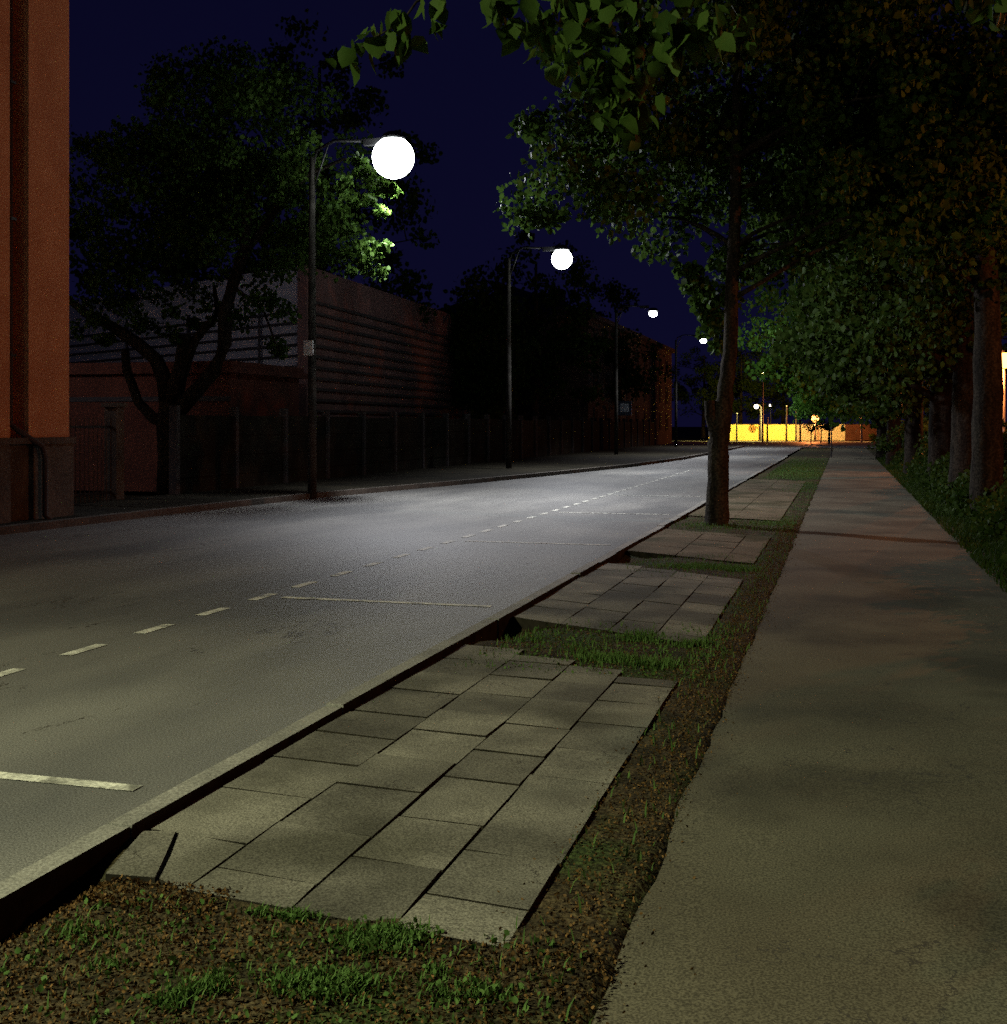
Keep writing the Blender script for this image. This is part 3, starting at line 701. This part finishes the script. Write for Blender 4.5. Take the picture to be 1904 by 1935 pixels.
park_lamp(7, 17, 4.9, .2, 1000, 'added sodium lamp beyond the right edge, tinting path and leaves')  # added outside the view to bring orange onto the path
park_lamp(17, 12.5, 4.2, .3, 520, 'assumed tall sodium park lamp beyond the view, added to light the ochre house')  # assumed source outside the view, added to turn the house front orange

# ------------------------------------------------------------------ far wall, crossing, its lamps
def wall_seg(name, a, b, h, mat, label, n=6):
    a = Vector(a); b = Vector(b); t = empty(name, (a + b) / 2); o = (a + b) / 2; tag(t, label, 'wall')
    m = MB(); m.obar(a - o + Vector((0, 0, h / 2)), b - o + Vector((0, 0, h / 2)), .2, h); m.build('wall_body', mat, t)
    m = MB(); m.obar(a - o + Vector((0, 0, h + .03)), b - o + Vector((0, 0, h + .03)), .28, .06); m.build('coping', M['concrete'], t)
    return t
A = at(1340, 803, 119); B = at(1597, 803, 123); Cc = at(1720, 803, 128)
A.z = B.z = Cc.z = 0
mid = at(1505, 803, 121.5); mid.z = 0
wall_seg('wall', A, mid, 1.56, M['yellow_wall'], 'bright yellow lit wall across the end of the street')
wall_seg('wall', mid + (B - mid).normalized() * .02, B, 1.56, M['orange_wall'], 'buff wall turned orange by the sodium lamp at the crossing')
wall_seg('wall', B + Vector((.02, 0, 0)), Cc, 1.56, M['brick'], 'darker red wall behind bushes at the far right crossing')
def mast(px, py, Y, label, r, emit, col, power, arm=0, pr=.07, head=True):
    p = at(px, py, Y); return park_lamp(p.x, Y, p.z, r, power, label, emit, col, arm, 'lamp', 'lamps at the crossing', pr)
mast(1430, 768, 116, 'pale pink lamp on an arm in front of the yellow wall', .22, 'bowl_pink', (1, .75, .35), 0, .45)
mast(1457, 766, 150, 'small pale lamp farther off behind the yellow wall', .17, 'bowl_pink', (1, .8, .5), 0, .0)
mast(1541, 791, 112, 'bright orange lamp at the end of the street', .33, 'bowl_sodium', SODIUM, 1500, 0)
mast(843, 743, 70, 'single white lamp dot between the hall and the dark trees', .08, 'bowl', COOL, 0, 0)
# added masts with floodlight that light the wall (heads hidden above the crowns)
def floodlight(x, y, z, aim, power, col, label, ang=100):
    t = empty('added_floodlight', (x, y, 0)); tag(t, label, 'floodlight', 'lamps at the crossing')
    m = MB(); m.tube([(0, 0, -.2), (0, 0, z)], [.09, .06], 10); m.build('pole', M['metal'], t)
    d = (Vector(aim) - Vector((x, y, z))).normalized()
    m = MB(); m.box(-.25, -.12, z, .25, .16, z + .28); m.build('housing', M['darkmetal'], t)
    ld = bpy.data.lights.new('lamp_light', 'SPOT'); ld.energy = power; ld.color = col; ld.spot_size = R(ang); ld.spot_blend = .6; ld.shadow_soft_size = .1
    lo = bpy.data.objects.new('lamp_light', ld); COL.objects.link(lo); lo.parent = t
    lo.location = (0, 0, z - .15); lo.rotation_euler = d.to_track_quat('-Z', 'Y').to_euler()
    return t
floodlight(-6.9, 110, 6.4, (-8.5, 119.5, .5), 30000, (1, .80, .22), 'added warm floodlight mast aimed at the yellow wall', 110)
floodlight(1.5, 110, 6.2, (0, 121, .3), 26000, (1, .45, .12), 'added orange floodlight mast aimed at the buff wall', 95)
for px, py, Y, lab in ((1393, 782, 112, 'thin bare post before the left end of the yellow wall'), (1437, 775, 117.5, 'pale tapering post before the yellow wall'), (1451, 790, 110, 'dark thin post crossing the yellow wall'),
                   (1487, 768, 112, 'grey post at the right end of the yellow wall'), (1505, 764, 117, 'white post where yellow wall turns buff'), (1513, 770, 110, 'crooked post wrapped in a climber beside the white one'),
                   (1568, 806, 100, 'thin dark post right of the orange lamp')):
    p = at(px, py, Y); t = empty('post', (p.x, Y, 0)); tag(t, lab, 'post', 'posts at the crossing')
    m = MB(); m.tube([(0, 0, -.1), (0, 0, p.z * .6), (.02, 0, max(p.z, 1.4))], [.09, .07, .05], 8); m.build('shaft', M['concrete'] if 'dark' not in lab else M['darkmetal'], t)
    m = MB(); m.lathe([(0, .12), (.09, .05), (.1, 0), (0, -.02)], (.02, 0, max(p.z, 1.4)), 10); m.build('cap', M['metal'], t)
# young trees on stakes by the lamp
for px, Y, h, lab in ((1533, 104, 1.6, 'young staked tree left of the orange lamp'), (1552, 103, 1.9, 'young tree right of the orange lamp'), (1566, 99, 1.7, 'thin sapling beside the dark post at the crossing')):
    X = at(px, 803, Y).x; t = empty('sapling', (X, Y, 0)); tag(t, lab, 'young tree')
    m = MB(); m.tube([(0, 0, -.1), (.05, 0, h * .6), (-.1, 0, h)], [.05, .04, .02], 8); m.tube([(.03, 0, h * .5), (.4, 0, h * .9)], [.03, .01], 6); m.build('trunk', M['bark'], t)
    leaf_mesh('crown', clump_points(crown_centres([((0, 0, h * .85), (.5, .5, .5))], 5, rg), 40, .3, rg), .13, M['leaf_dark'], t, rg)
# low sign post on the footpath's far end
p = at(1572, 862, 60); sgn = empty('road_sign', (p.x, 60, 0)); tag(sgn, 'small sign on a thin post at the far end of the footpath', 'sign')
m = MB(); m.tube([(0, 0, -.1), (0, 0, 1.95)], .03, 8); m.build('post', M['darkmetal'], sgn)
m = MB(); m.box(-.09, .035, 1.35, .09, .05, 1.75); m.build('plate', M['darkmetal'], sgn)
# bollard-like far shrubs before the red wall
for x, y, r, lab in ((3.2, 112, 1.1, 'low round bush before the red wall'), (6.0, 108, 1.4, 'larger bush before the red wall')):
    b = empty('shrub', (x, y, 0)); tag(b, lab, 'shrub')
    leaf_mesh('foliage', clump_points(crown_centres([((0, 0, r * .5), (r, r, r * .5))], 14, rg), 60, .35, rg), .14, M['leaf_dark'], b, rg)
    m = MB(); m.tube([(0, 0, -.1), (0, 0, r * .6)], [.05, .02], 6); m.build('stem', M['bark'], b)

# ------------------------------------------------------------------ ochre house at the left edge
HX = -11.62; HY = 16.45
h = empty('house', (HX, HY, 0)); tag(h, 'ochre rendered house with stone plinth at the left edge of the view', 'house')
zp = 1.30
m = MB()
m.box(-9, -14, zp, -.3, -.02, 11)                 # main body behind the pilasters
m.build('wall', M['stucco'], h)
m = MB(); m.box(-.3, -1.0, zp, 0, -.02, 11); m.build('pilaster', M['stucco'], h)
m = MB(); m.box(-.3, -3.9, zp, 0, -1.42, 11); m.build('pilaster', M['stucco'], h)
m = MB(); m.box(-9, -14, -.3, -.035, .0, zp); m.box(-.16, -.95, -.3, .05, .03, zp - .003); m.box(-.16, -3.95, -.3, .05, -1.47, zp - .003); m.box(-.18, -3.97, zp - .08, .075, .05, zp + .015); m.build('plinth', M['plinth'], h)
m = MB(); m.tube([(-.14, -1.24, 11), (-.14, -1.24, zp + .22), (.0, -1.20, zp + .1), (.13, -.86, zp - .12), (.14, -.80, zp - .3), (.14, -.80, .15), (.22, -.78, .08)], .042, 12)
dp = m.build('drainpipe', M['roof'], h, smooth=True)
for z in (2.5, 4.5, 6.5):
    m = MB(); m.box(-.298, -1.30, z, -.07, -1.18, z + .04); m.build('bracket', M['darkmetal'], dp)

# ------------------------------------------------------------------ gate and concrete fence across the road
gt = empty('gate', (-13.3, 20, .09)); tag(gt, 'black metal gate with upright bars between house and garden tree', 'gate')
m = MB()
for i in range(26): m.tube([(0, -3.3 + i * .135, 0), (0, -3.3 + i * .135, 1.55)], .012, 6)
m.build('bar', M['darkmetal'], gt)['kind'] = 'stuff'
m = MB()
for z in (.12, 1.35): m.box(-.015, -3.35, z, .015, .15, z + .05)
m.build('rail', M['darkmetal'], gt)
for y in (-3.4, -1.6, .2):
    m = MB(); m.box(-.13, y - .13, -.3, .13, y + .13, 1.75); m.box(-.17, y - .17, 1.75, .17, y + .17, 1.83); m.build('post', M['plinth'], gt)
FX = -13.1
fn = empty('fence', (FX, 24, .0)); tag(fn, 'long dim concrete panel fence with dark posts along the far side', 'fence')
y = -2.0; i = 0
random.seed(8)
while y < 62:
    m = MB(); m.box(-.04, y + .07, 0, .04, y + 2.43, 1.72 + random.uniform(-.03, .03))
    for k in range(1, 4): m.box(.04, y + .07, k * .43 - .015, .055, y + 2.43, k * .43 + .015)
    m.build('panel', M['panel'], fn)
    m = MB(); m.box(-.08, y - .065, -.3, .10, y + .065, 1.85); m.prism([(-.08, y - .065), (.10, y - .065), (.10, y + .065), (-.08, y + .065)], 1.85, 1.9); m.build('post', M['roof'], fn)
    y += 2.5; i += 1

# ------------------------------------------------------------------ pale hall with horizontal battens
K = at(575, 803, 34.0); K.z = 0; HH = at(575, 500, 34.0).z
hall = empty('hall', K); tag(hall, 'pale flat roofed hall with horizontal battens and a brown red long side', 'building')
dl = Vector((-math.sin(R(60)), math.cos(R(60)), 0)); dr = Vector((-math.sin(R(3)), math.cos(R(3)), 0))
LL, LR = 20, 30
def facade(d, L, nrm, mat, bmat, first, hgt):
    m = MB(); a = Vector((0, 0, 0)); m.quadstrip([a, a + d * L, a + d * L + Vector((0, 0, hgt)), a + Vector((0, 0, hgt))], [(0, 1, 2, 3)] if nrm else [(3, 2, 1, 0)])
    return m
nl = Vector((dl.y, -dl.x, 0)); nl = nl if nl.y < 0 else -nl
nr = Vector((dr.y, -dr.x, 0)); nr = nr if nr.x > 0 else -nr
m = MB(); q = [Vector((0, 0, 0)), dl * LL, dl * LL + dr * LR, dr * LR]
m.prism([(p.x, p.y) for p in (q[0], q[3], q[2], q[1])], -.2, HH - .03); m.build('roof', M['roof'], hall)
m = MB(); c0 = nl * .03; m.quadstrip([c0, c0 + dl * LL, c0 + dl * LL + Vector((0, 0, HH)), c0 + Vector((0, 0, HH))], [(0, 1, 2, 3)]); m.build('front_wall', M['hall_pale'], hall)
m = MB(); c0 = nr * .03; m.quadstrip([c0, c0 + dr * LR, c0 + dr * LR + Vector((0, 0, HH)), c0 + Vector((0, 0, HH))], [(3, 2, 1, 0)]); m.build('side_wall', M['hall_red'], hall)
m = MB()
z = .6
while z < HH - 1.15:
    c = nl * .10 + Vector((0, 0, z)); m.obar(c, c + dl * LL, .07, .075); z += .335
m.build('battens', M['roof'], hall)
m = MB(); z = .6
while z < HH - .9:
    c = nr * .10 + Vector((0, 0, z)); m.obar(c, c + dr * LR, .07, .085); z += .335
m.build('battens', M['roof'], hall)
m = MB(); m.obar((0, 0, 0), (0, 0, HH), .3, .3); m.build('corner_post', M['hall_red'], hall)
for k in (2.2, 6.6, 11):
    m = MB(); c = nl * .16 + dl * k; m.obar(c, c + Vector((0, 0, HH - 1.1)), .07, .05); m.build('upright', M['roof'], hall)
# low red outbuilding in front of the hall
ob = empty('shed', (-17.3, 27.5, 0)); tag(ob, 'low red brick outbuilding behind the garden tree', 'shed')
zt = at(300, 684, 27.5).z
m = MB(); m.box(-5.5, -.0, -.2, 2.5, 4, zt - .3); m.build('wall', M['brick'], ob)
m = MB(); m.box(-5.7, -.25, zt - .3, 2.7, 4.2, zt - .15); m.box(-5.6, -.1, zt - .15, 2.6, 4.1, zt); m.build('roof', M['brick'], ob)
m = MB(); m.box(-5.6, -.04, zt - 1.0, 2.52, 0, zt - .88); m.build('cornice', M['roof'], ob)
f = MB(); f.box(-3.6, -.05, .9, -2.5, -.003, 1.6); w1 = f.build('window', M['frame'], ob); f = MB(); f.box(-3.5, -.07, .98, -2.6, -.052, 1.52); f.build('pane', M['glass'], w1)

# ------------------------------------------------------------------ old brick house far along the street
oh = empty('house', (-13.6, 66, 0)); tag(oh, 'dim old three storey brick house farther along the far side', 'house')
m = MB(); m.box(-10, 0, -.2, 0, 34, 7.4); m.build('wall', M['far_brick'], oh)
m = MB(); m.box(-10.4, -.4, 7.4, .4, 34.4, 7.65)
m.quadstrip([(-10.4, -.4, 7.652), (.4, -.4, 7.652), (.4, 34.4, 7.652), (-10.4, 34.4, 7.652), (-5, 3, 9.6), (-5, 31, 9.6)], [(0, 1, 4), (1, 2, 5, 4), (2, 3, 5), (3, 0, 4, 5)]); rf = m.build('roof', M['roof'], oh)
m = MB(); m.box(-4, 8, 8.4, -3.3, 9, 10); m.build('chimney', M['far_brick'], rf)
for z in (1.0, 3.1, 5.2):
    for k in range(9):
        y = 1.6 + k * 3.6
        m = MB(); m.box(.002, y, z, .05, y + 1.1, z + 1.5); o = m.build('window', M['frame'], oh)
        m = MB(); m.box(.052, y + .08, z + .08, .06, y + .5, z + 1.42); m.box(.052, y + .6, z + .08, .06, y + 1.02, z + 1.42); m.build('pane', M['glass'], o)
for z in (2.75, 4.85):
    m = MB(); m.box(.002, -.02, z, .09, 34, z + .1); m.build('cornice', M['far_brick'], oh)

# ------------------------------------------------------------------ cars parked in the park, seen between trunks
def car(x, y, rz, label):
    t = empty('parked_car', (x, y, -.03), rz); tag(t, label, 'car', 'cars parked beyond the row of trees')
    prof = [(-2.1, .28), (-2.15, .62), (-2.0, .85), (-1.55, .92), (-.95, 1.38), (.35, 1.42), (1.05, .95), (1.9, .82), (2.12, .58), (2.1, .28)]
    m = MB(); n = len(prof)
    V = []
    for s, ww in ((-1, 1), (1, 1)):
        for px, pz in prof: V.append((px, s * (.84 if pz < 1 else .66), pz))
    m.quadstrip(V, [tuple(range(n)), tuple(range(2 * n - 1, n - 1, -1))] + [(i, i + n, (i + 1) % n + n, (i + 1) % n) for i in range(n)])
    b = m.build('body', M['carpaint'], t); bv = b.modifiers.new('soft', 'BEVEL'); bv.width = .05; bv.segments = 3
    for s in (-1, 1):
        m = MB(); V = [(-1.35, s * .80, .95), (.9, s * .80, .95), (.3, s * .685, 1.34), (-.92, s * .685, 1.32)]
        m.quadstrip(V, [(0, 1, 2, 3)] if s < 0 else [(3, 2, 1, 0)]); m.build('side_window', M['glass'], t)
    for sx in (-1.3, 1.32):
        for s in (-1, 1):
            m = MB(); m.tube([(sx, s * .70, .31), (sx, s * .88, .31)], .31, 20); wh = m.build('wheel', M['tyre'], t)
            m = MB(); m.tube([(sx, s * .881, .31), (sx, s * .90, .31)], .18, 14); m.build('rim', M['metal'], wh)
p = at(1902, 840, 44); car(p.x + 1.2, 44, R(8), 'pale parked car at the right edge beneath the orange lamp')
p = at(1812, 838, 46); car(p.x, 46, R(80), 'pale parked car glimpsed between two dark trunks')
